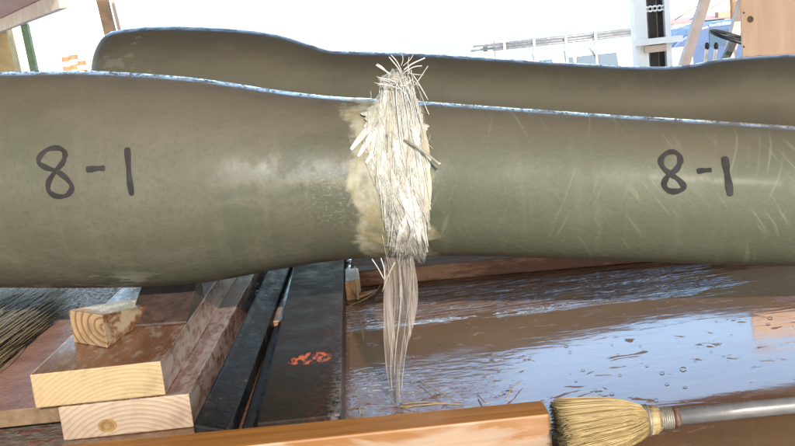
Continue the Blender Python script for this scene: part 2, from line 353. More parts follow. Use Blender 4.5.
MAT = dict(deck=m_deck(), pole=m_pole('green_glass_fibre', 0., True), pole2=m_pole('brown_glass_fibre', 4.3, False),
    wetdark=simple('dark_wet_wood', (.045, .027, .020), .65, var=.4, scale=70, bump=.3),
    ink=simple('marker_ink', (.010, .008, .009), .85, var=.3, bump=0),
    fib=m_fibre('white_glass_fibre', (.48, .47, .44), (.60, .59, .57)), fiby=m_fibre('resin_stained_fibre', (.34, .30, .22), (.42, .38, .30)),
    fibg=m_fibre('grey_glass_fibre', (.34, .325, .30), (.44, .425, .40), .35), film=m_film(), glassy=m_fibre('shiny_glass_ribbon', (.42, .41, .38), (.53, .525, .50), .22), cloth=m_cloth(), water=m_water(),
    black=m_black(), bbeam=m_blackbeam(), varn=m_varnish(), pface=m_plankface(),
    straw=m_straw('golden_straw', (0.2274, 0.1499, 0.0568), (0.3411, 0.2532, 0.1240)), straw2=m_straw('wet_dark_straw', (.19, .145, .075), (.29, .225, .125)),
    grey=simple('grey_handle', (0.1216, 0.1178, 0.1216), .33, .15, .12, 60), rust=simple('rusty_wire', (.10, .055, .035), .6, .2, .4, 160),
    steelw=simple('binding_wire', (.20, .18, .15), .5, .4, .2, 150), twine=m_straw('twine', (0.1915, 0.1330, 0.0585), (0.2873, 0.2128, 0.1064)),
    red=m_redboard(), ply=m_ply(), glass=m_glass(), ground=m_ground(),
    whitep=simple('white_paint', (.74, .73, .70), .4, var=.06, scale=6), cream=simple('cream_paint', (.50, .37, .31), .5, var=.1, scale=8),
    dark=simple('dark_steel', (.016, .015, .015), .45, .3, .4, 14), blueb=simple('blue_paint', (.032, .075, .18), .35, var=.12, scale=3),
    pale_y=simple('pale_yellow_paint', (.66, .56, .38), .5, var=.1, scale=4), tyre=simple('tyre_rubber', (.03, .03, .03), .8),
    galv=simple('galvanised_pipe', (.32, .31, .30), .4, .5, .2, 20), pink=simple('pinkish_roof_sheet', (.60, .34, .27), .6, var=.12, scale=2),
    greenp=simple('green_post_paint', (.10, .15, .08), .5, var=.2, scale=8), brownp=simple('brown_post_wood', (.26, .15, .08), .6, var=.25, scale=12),
    tanp=simple('tan_post', (.36, .25, .11), .6, var=.2, scale=9), orange=simple('orange_plastic', (.55, .17, .08), .5, var=.1),
    roofd=simple('weathered_roof_boards', (.16, .12, .09), .7, var=.3, scale=5), brick=simple('brick_chimney', (.42, .24, .17), .8, var=.2),
    e1=m_end('end_grain_yellow', (0.3204, 0.2326, 0.1266), (0.2868, 0.1990, 0.0982), (.03, -.07), 58), e2=m_end('end_grain_pale', (0.3308, 0.2532, 0.1809), (0.2791, 0.1912, 0.1214), (.005, -.045), 50),
    e3=m_end('end_grain_wedge', (0.2979, 0.2075, 0.1117), (0.1809, 0.0798, 0.0319), (.05, .03), 34),
    s1=m_stain('stained_board', (.150, .062, .030), (0.2432, 0.1824, 0.1444), .545), s2=m_stain('mottled_board', (.150, .066, .038), (0.2812, 0.2166, 0.1786), .49),
    s3=m_stain('wedge_side', (0.1292, 0.0532, 0.0228), (0.3192, 0.2432, 0.1672), .50, 'Y', 40), s4=m_stain('grey_wet_wood', (.055, .038, .03), (.14, .115, .10), .52),
    beam=m_stain('rough_brown_beam', (0.1098, 0.0543, 0.0388), (0.2584, 0.1486, 0.1034), .52, 'X', 20, .55, 0.), chip=m_stain('orange_chip', (0.2280, 0.0912, 0.0304), (0.3192, 0.1520, 0.0608), .5))

# ------------------------------------------------------------------ setting
GZ = -1.6
mb = MB(); S = 1500
N_ = 24
for j in range(N_+1):
    for i in range(N_+1): mb.v.append(Vector((-S+2*S*i/N_, -S+2*S*j/N_, GZ)))
for j in range(N_):
    for i in range(N_): a = j*(N_+1)+i; mb.face([a, a+1, a+N_+2, a+N_+1])
tag(mb.build('ground', MAT['ground']), kind='structure')

mb = MB(); mb.hexa([(-2.6, -.5, -.14), (2.6, -.5, -.14), (2.6, 3.3, -.14), (-2.6, 3.3, -.14), (-2.6, -.5, 0), (2.6, -.5, 0), (2.6, 3.3, 0), (-2.6, 3.3, 0)])
tag(mb.build('deck', MAT['deck']), kind='structure')
# steel trestles carry the deck, out of view
for x in (-2.2, 2.2):
    t = empty('deck_trestle', (x, 1.4, GZ), 'dark steel trestle under the '+('left' if x < 0 else 'right')+' end of the deck', 'trestle', 'trestles under the deck')
    MB().bar((x, -.3, -.20), (x, 3.1, -.20), .1, .118).build('top_beam', MAT['dark'], t)
    for y in (-.1, 2.9): MB().bar((x, y, GZ), (x, y, -.26), .09).build('leg', MAT['dark'], t)

# unseen open shed over the deck; roof edges placed to shade the rear pole
RZ = 1.78
t = empty('shade_roof', (0, 1.4, RZ), 'unseen weathered board roof of the open shed over the work deck, edges set to shade the rear pole', 'roof')
MB().hexa([(-3.6, -1.85, RZ), (3.6, -1.85, RZ), (3.6, 3.7, RZ), (-3.6, 3.7, RZ), (-3.6, -1.85, RZ+.06), (3.6, -1.85, RZ+.06), (3.6, 3.7, RZ+.06), (-3.6, 3.7, RZ+.06)]).build('roof_panel', MAT['roofd'], t)
for k in range(7):
    x = -3.5+k*7/6; MB().bar((x, -1.3, RZ-.062), (x, 3.65, RZ-.062), .05, .12).build('rafter', MAT['roofd'], t)
for x in (-3.5, 3.5):
    for y in (-1.25, 3.6): MB().bar((x, y, GZ), (x, y, RZ-.125), .1).build('post', MAT['roofd'], t)

# ------------------------------------------------------------------ the front pole
FP = [(-.70,.2792,.1346),(-.65,.2748,.1341),(-.60,.2703,.1335),(-.55,.2655,.1333),(-.50,.2611,.1340),(-.45,.2571,.1343),(-.40,.2530,.1343),(-.35,.2488,.1335),(-.30,.2439,.1310),(-.25,.2396,.1268),(-.20,.2362,.1197),(-.15,.2324,.1107),(-.10,.2285,.1027),(-.05,.2241,.0971),(0,.2192,.0938),(.05,.2140,.0918),(.10,.2074,.0900),(.15,.2004,.0885),(.20,.1932,.0873),(.25,.1860,.0861),(.30,.1790,.0852),(.35,.1720,.0843),(.40,.1654,.0829),(.45,.1587,.0814),(.50,.1523,.0798),(.55,.1467,.0785),(.60,.1423,.0782),(.80,.1210,.0778),(1.00,.1000,.0770)]
FP = [(-1.1, .3150, .128), (-.9, .2970, .134)] + FP
def smooth_tab(tab, n=8):
    return [tuple(p) for p in spline([Vector(a) for a in tab], n)]
FPs = smooth_tab(FP)
def dent(x, th):     # crumpled cloth at the break
    k = math.exp(-((x-.006)/.032)**2)
    return k*(.0026*mnoise.noise(Vector((x*70, th*5, 1.3))) + .0012*mnoise.noise(Vector((x*190, th*14, 4.))) + .0012)
def fps(x): return interp(FPs, x)
def surf(x, th, off=0.):          # th: 0 faces the camera, +90 deg is the top
    zc, r = fps(x); r = r + dent(x, th) + off
    return Vector((x, 1.14-.12*x-r*math.cos(th), zc+r*math.sin(th)))
def pole_mesh(tab, Y0, s, n=112, cap_l=.09, cap_r=.09, dent_f=None, step=None):
    mb = MB(); st = []
    x0, x1 = tab[0][0], tab[-1][0]
    xs = []; x = x0
    while x < x1: xs.append(x); x += (step(x) if step else .01)
    xs.append(x1)
    for k in range(10):                       # rounded ends
        a = math.pi/2*k/10; st.append((x0-cap_l*math.cos(a), interp(tab, x0)[0], max(.002, interp(tab, x0)[1]*math.sin(a)**.8)))
    for x in xs: st.append((x,)+interp(tab, x))
    for k in range(1, 11):
        a = math.pi/2*k/10; st.append((x1+cap_r*math.sin(a), interp(tab, x1)[0], max(.002, interp(tab, x1)[1]*max(0, math.cos(a))**.8)))
    for (x, z, r) in st:
        for j in range(n):
            th = 2*math.pi*j/n; q = r+(dent_f(x, th if th < math.pi else th-2*math.pi) if dent_f else 0)
            mb.v.append(Vector((x, Y0+s*x-q*math.cos(th), z+q*math.sin(th))))
    for i in range(len(st)-1):
        for j in range(n): j2 = (j+1) % n; mb.face([i*n+j, (i+1)*n+j, (i+1)*n+j2, i*n+j2])
    mb.face(list(range(n))); mb.face([(len(st)-1)*n+j for j in reversed(range(n))])
    return mb
pole = empty('broken_pole', (0, 1.14, 0), 'olive green glass fibre pole in front, marked 8-1, snapped at its middle', 'pole')
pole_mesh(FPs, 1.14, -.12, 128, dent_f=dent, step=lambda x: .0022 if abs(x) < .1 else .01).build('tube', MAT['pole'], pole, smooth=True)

# hand-written marks, laid on the curved surface
def hit(u, v):
    d = ray(u, v); t = .85
    def g(t):
        p = CAM+d*t; zc, r = fps(p.x); return math.hypot(p.y-(1.14-.12*p.x), p.z-zc)-r-dent(p.x, math.atan2(p.z-zc, (1.14-.12*p.x)-p.y))
    while g(t) > 0 and t < 1.4: t += .004
    a, b = t-.004, t
    for _ in range(18):
        m_ = (a+b)/2
        if g(m_) > 0: a = m_
        else: b = m_
    p = CAM+d*b; zc, r = fps(p.x); nrm = Vector((0, p.y-(1.14-.12*p.x), p.z-zc)).normalized()
    return p, nrm
def stroke(name, pix, half=.0027):
    pts = spline([Vector((u, v, 0)) for u, v in pix], 10); mb = MB(); hp = [hit(p.x, p.y) for p in pts]
    L = []
    for i, (p, nn) in enumerate(hp):
        t = (hp[min(i+1, len(hp)-1)][0]-hp[max(i-1, 0)][0]).normalized(); sd_ = t.cross(nn).normalized()
        wv = half*(1+.16*math.sin(i*.35)+.10*mnoise.noise(Vector((i*.9, pix[0][0], 0))))
        if i in (0, len(hp)-1): wv *= .55
        L.append((p+nn*.0007, sd_*wv, nn))
    for p, s_, nn in L: mb.v += [p-s_, p-s_*.5+nn*.0002, p+s_*.5+nn*.0002, p+s_]
    for i in range(len(L)-1):
        for k in range(3): mb.face([i*4+k, i*4+k+1, i*4+k+5, i*4+k+4])
    return mb.build(name, MAT['ink'], pole, smooth=True)
kL = lambda L: [(x*.5155, 60+y*.5155) for x, y in L]
kR = lambda L: [(595+x*.4484, 80+y*.4484) for x, y in L]
EL = [(127,190),(125,178),(112,171),(93,174),(78,187),(76,200),(90,209),(110,216),(128,229),(140,247),(130,262),(110,264),(95,254),(95,236),(108,216),(122,199),(127,184)]
ER = [(191,188),(188,170),(174,161),(157,166),(147,180),(153,197),(170,211),(188,224),(198,239),(184,248),(163,246),(154,232),(163,214),(182,199),(192,180)]
tag(stroke('written_digit', kL(EL)), 'handwritten black digit 8 of the left mark'); tag(stroke('written_dash', kL([(167,213),(185,211),(204,210)]), .0031), 'dash of the left mark'); tag(stroke('written_digit', kL([(247,170),(249,200),(252,235),(256,263)]), .0031), 'handwritten black digit 1 of the left mark')
tag(stroke('written_digit', kR(ER), .0029), 'handwritten black digit 8 of the right mark'); tag(stroke('written_dash', kR([(227,204),(243,202),(260,201)]), .0028), 'dash of the right mark'); tag(stroke('written_digit', kR([(289,171),(293,200),(298,230),(302,259)]), .0036), 'handwritten black digit 1 of the right mark')

# the fracture: torn glass fibres
rnd = random.Random(5)
def strand(mb, x0, x1, x2, ta, tb, offa, offb, rad, n=11, lift=0., mi=0, tip=None, flat=1.):
    pts = []
    ph = rnd.uniform(0, 6.3)
    for i in range(n):
        t = i/(n-1); th = R(ta+(tb-ta)*t)
        x = (1-t)**2*x0+2*t*(1-t)*x1+t*t*x2 + .0012*math.sin(ph+t*9)
        off = offa+(offb-offa)*t+lift*math.sin(math.pi*t)
        pts.append(surf(x, th, max(off, .0006)))
    if tip is not None: pts = [tip]+pts
    mb.tube(pts, [rad*(.55+.45*math.sin(math.pi*min(1, .15+.85*(i/(len(pts)-1))))) for i in range(len(pts))], 4, mi, True, flat)
def tent(th): t = max(0., min(1., (th-38)/50.)); return .034*t*t*(3-2*t)
def cloth_x(th, e):      # left / right edge of the torn cloth
    t = [(-80, -.010, .020), (-55, -.010, .026), (-25, -.010, .032), (5, -.016, .038), (30, -.028, .042), (55, -.022, .040), (72, -.003, .036), (84, .008, .030), (94, .014, .024)]
    a, b_ = interp(t, th); return b_ if e else a
cl = MB(); NR, NC = 150, 46
for i in range(NR+1):
    th = 94-(94+80)*i/NR
    xa = cloth_x(th, 0)+.010*mnoise.noise(Vector((th*.10, 3, 0)))+.009*mnoise.noise(Vector((th*.45, 9, 0))); xb = cloth_x(th, 1)+.008*mnoise.noise(Vector((th*.12, 6, 0)))+.008*mnoise.noise(Vector((th*.5, 1, 0)))
    for j in range(NC+1):
        s_ = j/NC; x = xa+(xb-xa)*s_
        e = 1-abs(2*s_-1)**4
        off = .0004+tent(th)*(.55+.45*math.sin(math.pi*s_))+e*(.0018+.0009*mnoise.noise(Vector((x*60+th*.05, th*.06, 5)))+.0005*mnoise.noise(Vector((x*420+th*.35, th*.04, 8))))
        cl.v.append(surf(x, R(th), max(off, .0004)))
for i in range(NR):
    for j in range(NC): a = i*(NC+1)+j; cl.face([a, a+1, a+NC+2, a+NC+1])
cl.build('torn_cloth', MAT['cloth'], pole, smooth=True)
for nm, mt, cnt in (('fibre_bundle', 'fib', 80), ('fibre_bundle', 'fiby', 30), ('fibre_bundle', 'fibg', 8)):
    mb = MB()
    for k in range(cnt):
        ta = rnd.uniform(-40, 92); tb = max(-80, ta-rnd.uniform(30, 85))
        def inx(th): a, b_ = cloth_x(th, 0), cloth_x(th, 1); return a+(b_-a)*min(1.08, max(-.08, rnd.gauss(.5, .3)))
        x0, x2 = inx(ta), inx(tb)
        if mt == 'fiby': x0 -= .006; x2 -= .008
        mid = (x0+x2)/2+rnd.gauss(0, .003); pts = []
        n_ = 12; ph = rnd.uniform(0, 6.3); oo = rnd.uniform(.0018, .0036); lf = rnd.choice((0, 0, 0, .004))
        for i in range(n_):
            t = i/(n_-1); th = ta+(tb-ta)*t; x = (1-t)**2*x0+2*t*(1-t)*mid+t*t*x2+.0006*math.sin(ph+t*7)
            pts.append(surf(x, R(th), tent(th)*.97+oo+lf*t*t))
        mb.tube(pts, rnd.uniform(.00014, .00036), 4, 0, True, rnd.choice((1, .5)))
    tag(mb.build(nm, MAT[mt], pole, smooth=True), kind='stuff')
mb = MB()
def ribbon(ta, tb, x0, x1, wd, lf, tgt):
    n_ = 9; b0 = len(tgt.v); L = []
    for i in range(n_):
        t = i/(n_-1); th = ta+(tb-ta)*t; x = x0+(x1-x0)*t+.0003*math.sin(t*5+x0*900)
        L.append((surf(x, R(th), tent(th)*.97+.0019+lf*t**3), Vector((0, -math.cos(R(th)), math.sin(R(th))))))
    for i, (p, nn) in enumerate(L):
        d_ = (L[min(i+1, n_-1)][0]-L[max(i-1, 0)][0]).normalized(); w_ = wd*(1-.55*(i/(n_-1))**3); s_ = d_.cross(nn).normalized()*w_
        tgt.v += [p-s_, p+nn*.0002, p+s_, p-nn*.0002]
    for i in range(n_-1):
        for k in range(4): q = b0+i*4; tgt.face([q+k, q+(k+1) % 4, q+4+(k+1) % 4, q+4+k])
    tgt.face([b0, b0+1, b0+2, b0+3]); tgt.face([b0+n_*4-1-k for k in range(4)])
small = MB()
for k in range(230):
    ta = rnd.uniform(-45, 90); tb = max(-78, ta-rnd.uniform(25, 75))
    f0 = rnd.uniform(.12, .95); a_, b_ = cloth_x(ta, 0), cloth_x(ta, 1); x0 = a_+(b_-a_)*f0
    x1 = x0+((f0-.66)*rnd.uniform(.03, .05) if ta > 30 else rnd.choice((-.7, 1, 1))*rnd.uniform(.018, .034))*(ta-tb)/50
    a_, b_ = cloth_x(tb, 0), cloth_x(tb, 1); x1 = min(b_+.003, max(a_-.004, x1))
    wd = rnd.uniform(.00022, .0006) if k > 30 else rnd.uniform(.0008, .0019)
    m1 = small if k > 30 else MB(); ribbon(ta, tb, x0, x1, wd, rnd.choice((0, 0, 0, 0, .002, .006)), m1)
    if k <= 30: m1.build('fibre_ribbon', MAT['glassy'] if rnd.random() < .75 else MAT['fiby'], pole)
tag(small.build('fine_ribbons', MAT['glassy'], pole), kind='stuff')
# crest of fibres standing above the pole
def surfz(x): zc, r = fps(x); return zc+r
mb = MB()
for k in range(90):
    x = rnd.gauss(.018, .007); ta = rnd.uniform(62, 100)
    base = surf(.018+(x-.018)*1.5, R(ta-35), rnd.uniform(.001, .004)); mid = surf(x, R(ta), rnd.uniform(.012, .03))
    h = rnd.uniform(.020, .040)*(1-min(.7, abs(x-.018)/.03)); lean = rnd.gauss(-.004, .010)
    tip = Vector((x+lean, mid.y+rnd.uniform(-.006, .012), surfz(x)+h))
    mb.tube(spline([base, mid, tip], 4), [rnd.uniform(.0003, .0007)]*8+[.0002], 4)
tag(mb.build('fibre_crest', MAT['fib'], pole, smooth=True), kind='stuff')
def splinter(pix, Y, rad, flat=.35, mt='fib'):
    P = [at(u, v, Y) for u, v in pix]
    return MB().tube(spline(P, 4), [1.9*rad*(.5+.5*min(1, 1.2-i/(len(P)*4.)*.8)) for i in range((len(P)-1)*4+1)], 5, 0, True, flat).build('splinter', MAT[mt], pole, smooth=True)
for pix, rad in (([(398,88),(392,76),(376,65)], .0016), ([(396,85),(384,69),(377,64)], .0012), ([(405,80),(398,68),(389,57)], .0012), ([(402,72),(397,62),(391,55)], .0010),
                 ([(404,70),(412,64),(425,58)], .0014), ([(405,72),(414,67),(422,66)], .0010), ([(414,86),(420,78),(428,66)], .0008), ([(413,75),(420,86),(428,100)], .0010), ([(410,74),(408,66),(409,57)], .0006),
                 ([(403,66),(410,60),(413,55)], .0006), ([(410,90),(408,78),(409,66)], .0007), ([(371,100),(371,94),(370,91)], .0004), ([(388,96),(383,88),(388,80)], .0004), ([(415,95),(413,82),(411,70)], .0009), ([(401,66),(403,60),(402,54)], .0006)):
    splinter(pix, 1.125+rnd.uniform(-.01, .008), rad)
# flat lifted flakes and the one stiff rod
def flake(pix, wd, lift, mt='fiby'):
    pts = spline([Vector((u, v, 0)) for u, v in pix], 6); mb = MB(); n_ = len(pts); hp = [hit(p.x, p.y) for p in pts]
    for i, (p, nn) in enumerate(hp):
        t = (hp[min(i+1, n_-1)][0]-hp[max(i-1, 0)][0]).normalized(); s_ = t.cross(nn)*wd*(math.sin(math.pi*(.08+.84*i/(n_-1)))**.7)
        c = p+nn*(.001+lift*math.sin(math.pi*.8*i/(n_-1)))
        mb.v += [c-s_, c+nn*.0003, c+s_, c-nn*.0003]
    for i in range(n_-1):
        for k in range(4): mb.face([i*4+k, i*4+(k+1) % 4, i*4+4+(k+1) % 4, i*4+4+k])
    mb.face([0, 1, 2, 3]); mb.face([n_*4-1-k for k in range(4)])
    return mb.build('flake', MAT[mt], pole)
for pix, wd, lf, mt in (([(384,108),(368,130),(351,150)], .0040, .0012, 'glassy'), ([(386,114),(372,136),(358,157)], .0034, .001, 'glassy'), ([(390,120),(379,143),(366,164)], .0034, .0012, 'glassy'), ([(394,96),(383,122),(372,150)], .005, .002, 'glassy'), ([(388,100),(376,116),(364,128)], .003, .001, 'glassy'),
                        ([(398,180),(408,210),(416,238)], .0036, .003, 'fib'), ([(404,170),(412,200),(420,226)], .003, .003, 'fib'), ([(412,205),(417,225),(420,244)], .003, .004, 'fib'), ([(420,120),(426,150),(428,190)], .0036, .002, 'fiby'), ([(426,160),(428,190),(424,222)], .004, .002, 'fiby'),
                        ([(402,100),(414,130),(420,160)], .0036, .003, 'fib'), ([(398,96),(394,130),(399,170)], .005, .002, 'fib'), ([(408,215),(400,232),(396,250)], .003, .003, 'fib'), ([(418,190),(408,212),(398,228)], .0026, .003, 'fib'), ([(424,204),(414,226),(406,246)], .0024, .004, 'fibg')):
    flake(pix, wd, lf, mt)
a_, na = hit(404, 142); b_, nb = hit(438, 166)
MB().tube([a_+na*.004, (a_+b_)/2+na*.012, b_+nb*.017, b_+nb*.0175+(b_-a_)*.05], [.0013, .0014, .0014, .0022], 6).build('fibre_rod', MAT['fiby'], pole, smooth=True)
# torn strip of film and fibres hanging to the deck
strip = MB(); rows = 26; cols = 14
topL, topR = surf(-.020, R(-66), .002), surf(.014, R(-66), .002)
foot = onz(397, 404)
for i in range(rows+1):
    t = i/rows; wdt = (.0165+.004*math.sin(t*5))*(1-.62*t**2.2)
    cx = (topL.x+topR.x)/2*(1-t)+foot.x*t+.003*math.sin(t*6); cy = topL.y*(1-t)+foot.y*t-.010*math.sin(t*math.pi); cz = topL.z*(1-t)+.002*t
    for j in range(cols+1):
        s_ = j/cols*2-1
        strip.v.append(Vector((cx+s_*wdt, cy+.005*math.sin(s_*4+t*4)+.003*mnoise.noise(Vector((s_*5, t*3, 2))), cz)))
for i in range(rows):
    for j in range(cols): a = i*(cols+1)+j; strip.face([a, a+1, a+cols+2, a+cols+1])
hs = strip.build('hanging_strip', MAT['film'], pole, smooth=True)
mb = MB()
for k in range(13):
    s0 = rnd.uniform(-1, 1); s1 = s0*.9+rnd.gauss(0, .15); L = rnd.uniform(.25, 1)
    pts = [surf((topL.x+topR.x)/2+s0*.02, R(rnd.uniform(-40, -20)), .002), surf((topL.x+topR.x)/2+s0*.018, R(-58), .003)]
    for i in range(1, 9):
        t = i/8*L; wdt = .0165*(1-.62*t**2.2)
        pts.append(Vector(((topL.x+topR.x)/2*(1-t)+foot.x*t+.003*math.sin(t*6)+s1*wdt, topL.y*(1-t)+foot.y*t-.010*math.sin(t*math.pi)-.004, topL.z*(1-t)+.004*t)))
    mb.tube(pts, rnd.uniform(.00018, .0004), 3)
tag(mb.build('hanging_fibres', MAT['fibg'], hs, smooth=True), kind='stuff')
mb = MB()
for pix, rd in (([(395,262),(388,276),(382,292)], .0018), ([(411,256),(411,280),(409,310)], .0010)):
    mb.tube(spline([at(u, v, 1.045) for u, v in pix], 5), [rd*(1-i/14) for i in range(11)], 5, 0, True, .5)
mb.build('straw_sliver', MAT['fiby'], hs, smooth=True)
for pix in ([(372,259),(378,268),(384,279)], [(381,258),(384,268),(385,280)]):
    MB().tube(spline([at(u, v, 1.05) for u, v in pix], 4), .0012, 5, 0, True, .5).build('splinter', MAT['fib'], hs, smooth=True)

# water beads along the top and on the flanks
def dome(mb, c, nrm, r, h, n=8):
    q = nrm.to_track_quat('Z', 'Y').to_matrix(); b = len(mb.v)
    for k, (rr, hh) in enumerate(((1, 0), (.8, .6), (.42, .9))):
        for j in range(n): a = 2*math.pi*j/n; mb.v.append(c+q @ Vector((r*rr*math.cos(a), r*rr*math.sin(a), h*hh)))
    mb.v.append(c+q @ Vector((0, 0, h)))
    for k in range(2):
        for j in range(n): j2 = (j+1) % n; mb.face([b+k*n+j, b+k*n+j2, b+k*n+n+j2, b+k*n+n+j])
    for j in range(n): mb.face([b+2*n+j, b+2*n+(j+1) % n, b+3*n])
mb = MB()
for k in range(1300):
    x = rnd.uniform(-.62, .66); th = R(rnd.gauss(86, 7) if rnd.random() < .75 else rnd.uniform(-75, 80))
    if abs(x) < .03: continue
    p = surf(x, th); nn = Vector((0, -math.cos(th), math.sin(th))); r = (rnd.uniform(.0006, .0015) if rnd.random() < .9 else rnd.uniform(.0015, .0024)) if th > 1.35 else rnd.uniform(.0004, .0008)
    dome(mb, p-nn*.0002, nn, r, r*.65, 7)
tag(mb.build('water_beads', MAT['water'], pole, smooth=True), kind='stuff')

# ------------------------------------------------------------------ the rear pole
RP = [(-.57,.334,.135),(-.5,.3345,.135),(-.4,.324,.135),(-.3,.3167,.1263),(-.25,.3101,.122),(-.2,.3042,.1128),(-.15,.2919,.1037),(-.10,.2776,.0991),(0,.2665,.096),(.1,.2547,.094),(.2,.2403,.092),(.3,.2250,.09),(.4,.2109,.088),(.5,.1975,.0853),(.55,.1925,.084),(.6,.1874,.084),(.65,.1853,.0863),(.7,.1862,.09),(.75,.1814,.095),(.8,.1751,.1),(.9,.1679,.1017),(1.,.1573,.1033),(1.1,.1453,.105),(1.4,.115,.105)]
RPs = smooth_tab(RP, 6)
pole2 = empty('intact_pole', (0, 2.1, 0), 'brownish green pole lying behind the broken one, its rounded end at left', 'pole')
pole_mesh(RPs, 2.1, -.12, 112, cap_l=.065).build('tube', MAT['pole2'], pole2, smooth=True)
mb = MB()
for k in range(500):
    x = rnd.uniform(-.5, 1.2); zc, r = interp(RPs, x); th = R(rnd.gauss(80, 12)); nn = Vector((0, -math.cos(th), math.sin(th)))
    q = rnd.uniform(.0008, .0024); dome(mb, Vector((x, 2.1-.12*x, zc))+nn*(r-.0002), nn, q, q*.6, 7)
tag(mb.build('water_beads', MAT['water'], pole2, smooth=True), kind='stuff')
def cube_thing(name, x0, x1, y0, y1, z0, z1, mats, label, cat, group=None, mis=(0,)*6, bevel=.0015):
    return one(MB().hexa([(x0, y0, z0), (x1, y0, z0), (x1, y1, z0), (x0, y1, z0), (x0, y0, z1), (x1, y0, z1), (x1, y1, z1), (x0, y1, z1)], mis), name, mats, ((x0+x1)/2, y0, z0), label, cat, group, bevel=bevel)
# supports under the rear pole (hidden behind the front one)
for x in (-.42, 1.0):
    zc, r = interp(RPs, x); yc = 2.1-.12*x
    cube_thing('support_block', x-.06, x+.06, yc-.05, yc+.05, 0.0765 if x < 0 else 0, zc-r-.0005, MAT['s4'], 'grey wooden block under the '+('rounded left' if x < 0 else 'right')+' end of the rear pole', 'block', 'blocks under the rear pole')
zc, r = fps(.85); cube_thing('support_block', .79, .91, 1.0, 1.08, 0, .02, MAT['s4'], 'low wooden block under the right end of the broken pole', 'block')

# ------------------------------------------------------------------ timbers
MI_ = (1, 1, 0, 1, 1, 1)    # hexa face order: bottom, top, front end, right, back, left
cL = onz(30.5, 373.7, .076); cR = onz(161, 360, .076)
lo0 = onz(65, 439.5, 0); lo1 = onz(195, 425, 0)
cube_thing('timber', lo0.x, lo1.x, lo0.y-.004, 2.45, .0005, .038, [MAT['e2'], MAT['s2']], 'lower pale two-by-six with a knot in its sawn end, on the deck', 'timber', 'stacked timbers under the pole', MI_)
tm2 = cube_thing('timber', cL.x, cR.x, cL.y-.003, 2.45, .0385, .076, [MAT['e1'], MAT['s1'], MAT['s2']], 'upper yellow-ended stained two-by-six under the wedge', 'timber', 'stacked timbers under the pole', (1, 1, 0, 2, 1, 1))
A, B, C = onz(74, 342, .0765), onz(107.6, 348, .0765), onz(170, 303, .0765); D = A+(C-B)
up = Vector((0, 0, 1))
wl = B
one(MB().hexa([A, B, C, D, A+up*.0385, B+up*.0385, C+up*.003, D+up*.003], (1, 1, 0, 1, 1, 1)), 'wedge', [MAT['e3'], MAT['s3']], A, 'small tapered wooden wedge on top of the stacked timbers', 'wedge', bevel=.001)
one(MB().hexa([(-.335, 1.115, .0765), (-.262, 1.105, .0765), (-.262, 1.225, .0765), (-.335, 1.225, .0765), (-.335, 1.115, .080), (-.262, 1.105, .080), (-.262, 1.225, .1135), (-.335, 1.225, .1135)]), 'chock', MAT['wetdark'], (-.3, 1.11, .0765), 'dark wet sloping wooden chock between the wedge and the broken pole', 'chock', bevel=.0015)
# knot in the lower timber's end
kn = MB(); kc = at(107, 426, lo0.y-.0055)
for k in range(3):
    rr = .0105*(1-.3*k)
    kn.tube([Vector((kc.x, lo0.y-.0035-.0006*k, kc.z)), Vector((kc.x, lo0.y-.0043-.0006*k, kc.z))], [rr, rr*.96], 16, k % 2, True, .75)
# (flat, slightly proud disc of darker wood)
low = bpy.data.objects['timber']
kn.build('knot', [simple('knot_wood', (.24, .145, .055), .5, var=.3, scale=120), simple('knot_core', (.19, .11, .04), .5, var=.3, scale=120)], low)

# left: red board with straw broom, stub of wood
r0, r1 = onz(-30, 408, .03), onz(47, 407, .03)
one(MB().hexa([(-1.2, 1.0, .012), (-.386, .995, .012), (-.386, 2.3, .012), (-1.2, 2.3, .012), (-1.2, 1.0, .031), (-.386, .995, .031), (-.386, 2.3, .031), (-1.2, 2.3, .031)], (1, 0, 1, 1, 1, 1)), 'red_board', [MAT['red'], simple('brown_board_edge', (.15, .095, .05), .6, var=.3, scale=60)], (-.8, 1.0, .012), 'wet reddish board lying flat left of the timbers', 'board', bevel=.001)
for x in (-1.1, -.5): cube_thing('batten', x-.02, x+.02, 1.06, 2.2, .0005, .0115, MAT['s4'], 'thin batten under the '+('far left' if x < -1 else 'right')+' part of the reddish board', 'batten', 'battens under the reddish board')
def bristles(name, root_fn, tip_fn, cnt, rad, mat, parent, seg=5, bow=.004):
    mb = MB()
    for k in range(cnt):
        a, t1, t2 = root_fn(); b = tip_fn(t1, t2); m1 = a.lerp(b, .5)+Vector((rnd.gauss(0, bow), rnd.gauss(0, bow), abs(rnd.gauss(0, bow))))
        mb.tube(spline([a, m1, b], seg//2+1), rad*rnd.uniform(.7, 1.2), 3)
    return tag(mb.build(name, mat, parent, smooth=True), kind='stuff')
lb = empty('straw_broom', (-.58, 1.15, .031), 'dark wet straw broom head lying at the left edge on the reddish board', 'broom')
def rf1():
    s_ = rnd.uniform(-1, 1); t_ = rnd.random(); return Vector((-.56+s_*.045, 1.04+rnd.uniform(-.01, .01), .035+t_*.035)), s_, t_
def tf1(s_, t_): return Vector((-.60+s_*.085+rnd.gauss(0, .008), 1.42+rnd.gauss(0, .05)-abs(s_)*.06, .033+t_*.030))
bristles('bristles', rf1, tf1, 3000, .0007, MAT['straw2'], lb, 5, .006)
MB().tube([(-.565, 1.035, .052), (-.550, .985, .050), (-.54, .94, .046)], [.046, .034, .014], 14, 0, True, .45).build('binding', MAT['twine'], lb, smooth=True)
MB().tube([(-.54, .945, .046), (-.50, .62, .02)], .0135, 12).build('handle', MAT['brownp'], lb, smooth=True)

